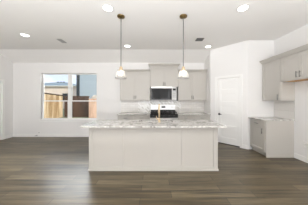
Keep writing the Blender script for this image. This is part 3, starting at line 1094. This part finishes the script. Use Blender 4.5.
def fence(name, label, p0, p1, ztop, mat, capmat, cap=True, face=1, slope=0.0):
    """vertical picket fence from p0 to p1 (plan points)"""
    a, b = Vector(p0 + (0,)), Vector(p1 + (0,))
    L_ = (b - a).length
    r = thing(name, label, 'fence', (a.x, a.y, GZ), math.atan2(b.y - a.y, b.x - a.x), 'fences outside the window')
    H = ztop - GZ
    bm = bmesh.new()
    n = int(L_ / 0.19)
    for k in range(n):
        u = k * L_ / n
        h = H - slope * (k / n) + random.uniform(-0.012, 0.012)
        y = -0.03 * (k % 2)
        e = 0.02 if k % 2 else 0.0
        bx(bm, u - e, u + L_ / n + e, y - 0.02, y, 0.02, h)
    obj('pickets', bm, mat, r, True)
    bm = bmesh.new()
    for z in (0.35, H * 0.55, H - slope - 0.25):
        bx(bm, 0, L_, 0.0, 0.05, z, z + 0.09)
    obj('rails', bm, capmat, r, True)
    k = 0
    while k * 2.4 < L_:
        box('post', capmat, r, min(k * 2.4, L_ - 0.1), min(k * 2.4, L_ - 0.1) + 0.09, 0.05, 0.14, 0, H - slope - 0.05, local=True)
        k += 1
    if cap:
        bm = bmesh.new()
        vs = [bm.verts.new(c) for c in ((0, -0.07, H), (L_, -0.07, H - slope), (L_, 0.09, H - slope), (0, 0.09, H),
                                        (0, -0.07, H + 0.10), (L_, -0.07, H - slope + 0.10), (L_, 0.09, H - slope + 0.10), (0, 0.09, H + 0.10))]
        for f in ((0, 1, 2, 3), (4, 5, 6, 7), (0, 1, 5, 4), (2, 3, 7, 6), (1, 2, 6, 5), (0, 3, 7, 4)):
            bm.faces.new([vs[i] for i in f])
        obj('cap_board', bm, capmat, r, True)
    return r
fence('wooden_fence', 'sunlit pale cedar fence on the left with a brown cap board', (-8.42, 9.6), (-8.42, 12.9), 1.92, 'cedar', 'postwood', slope=0.18)
fence('wooden_fence', 'dark brown stained fence in the middle of the window view', (-8.30, 12.98), (-6.02, 12.98), 1.66, 'darkfence', 'darkfence', cap=True)
fence('wooden_fence', 'pinkish new cedar fence at the right side of the window view', (-5.72, 12.3), (-3.4, 12.3), 1.52, 'pinkfence', 'pinkfence', cap=False)

# pale shrub spilling over the right-hand fence
def shrub(name, label, c, rx, ry, rz, n, mat):
    bm = bmesh.new()
    for k in range(n):
        th, ph = random.uniform(0, 2 * math.pi), math.acos(random.uniform(-1, 1))
        rr = random.uniform(0.5, 1.0)
        p = Vector((c[0] + rx * rr * math.sin(ph) * math.cos(th), c[1] + ry * rr * math.sin(ph) * math.sin(th), c[2] + rz * rr * math.cos(ph)))
        u = Vector((random.gauss(0, 1), random.gauss(0, 1), random.gauss(0, 1))).normalized()
        v = u.orthogonal().normalized()
        s = random.uniform(0.04, 0.08)
        q = [bm.verts.new(p + u * s), bm.verts.new(p + v * s * 0.5), bm.verts.new(p - u * s), bm.verts.new(p - v * s * 0.5)]
        bm.faces.new(q)
    r = thing(name, label, 'shrub', (c[0], c[1], GZ))
    obj('foliage', bm, mat, r)
    bm = bmesh.new()
    for k in range(6):
        tube(bm, [(c[0] + 0.05 * k - 0.12, c[1], GZ), (c[0] + random.uniform(-0.4, 0.4), c[1], c[2] + 0.1)], [0.025, 0.01], 6)
    obj('stems', bm, 'postwood', r)
M['bloom'] = plain('cream_blossom', (0.80, 0.72, 0.60, 1), 0.8, var=0.25, bscale=6)
shrub('flowering_shrub', 'cream blossoming shrub above the pinkish fence', (-5.1, 12.75, 1.55), 0.6, 0.22, 0.35, 1500, 'bloom')

# blue-grey neighbour house on the right
r = thing('house', 'blue-grey sided house at the right side of the window view', 'house', (-6.4, 17.5, GZ))
box('siding_wall', 'siding', r, -8.62, -1.5, 16.0, 24.0, GZ, 6.2)
box('corner_board', 'siding_trim', r, -8.84, -8.50, 15.95, 16.35, GZ, 6.2)
bm = bmesh.new()
prism(bm, [(15.4, 6.1), (24.6, 6.1), (20, 8.4)], 'X', -9.2, -1.0)
obj('roof', bm, 'roof', r)
box('eave', 'fascia', r, -9.2, -1.0, 15.38, 15.42, 6.0, 6.2)
# tan brick house further off
r = thing('house', 'low tan brick house with a grey-green roof beyond the left fence', 'house', (-20, 28, GZ))
box('brick_wall', 'tanbrick', r, -27.0, -13.6, 26.0, 36.0, GZ, 3.98)
bm = bmesh.new()
e0, e1, f0, f1 = -27.4, -13.2, 25.6, 36.4
vs = [bm.verts.new(c) for c in ((e0, f0, 4.02), (e1, f0, 4.02), (e1, f1, 4.02), (e0, f1, 4.02), (-20.4, 29.0, 5.05), (-18.2, 29.0, 5.05))]
for f in ((0, 1, 5, 4), (1, 2, 5), (2, 3, 4, 5), (3, 0, 4), (0, 3, 2, 1)):
    bm.faces.new([vs[i] for i in f])
obj('roof', bm, 'roof', r)
boxes('fascia', 'fascia', r, [(e0, e1, f0 - 0.03, f0, 3.88, 4.03), (e1, e1 + 0.03, f0, f1, 3.88, 4.03)])
for k in range(3):
    xx = -19.9 + k * 0.6
    box('roof_vent', 'siding_trim', r, xx, xx + 0.28, 28.75, 28.95, 4.90, 5.15)
box('window', 'siding_trim', r, -17.0, -16.0, 25.97, 26.0, 1.2, 2.6)
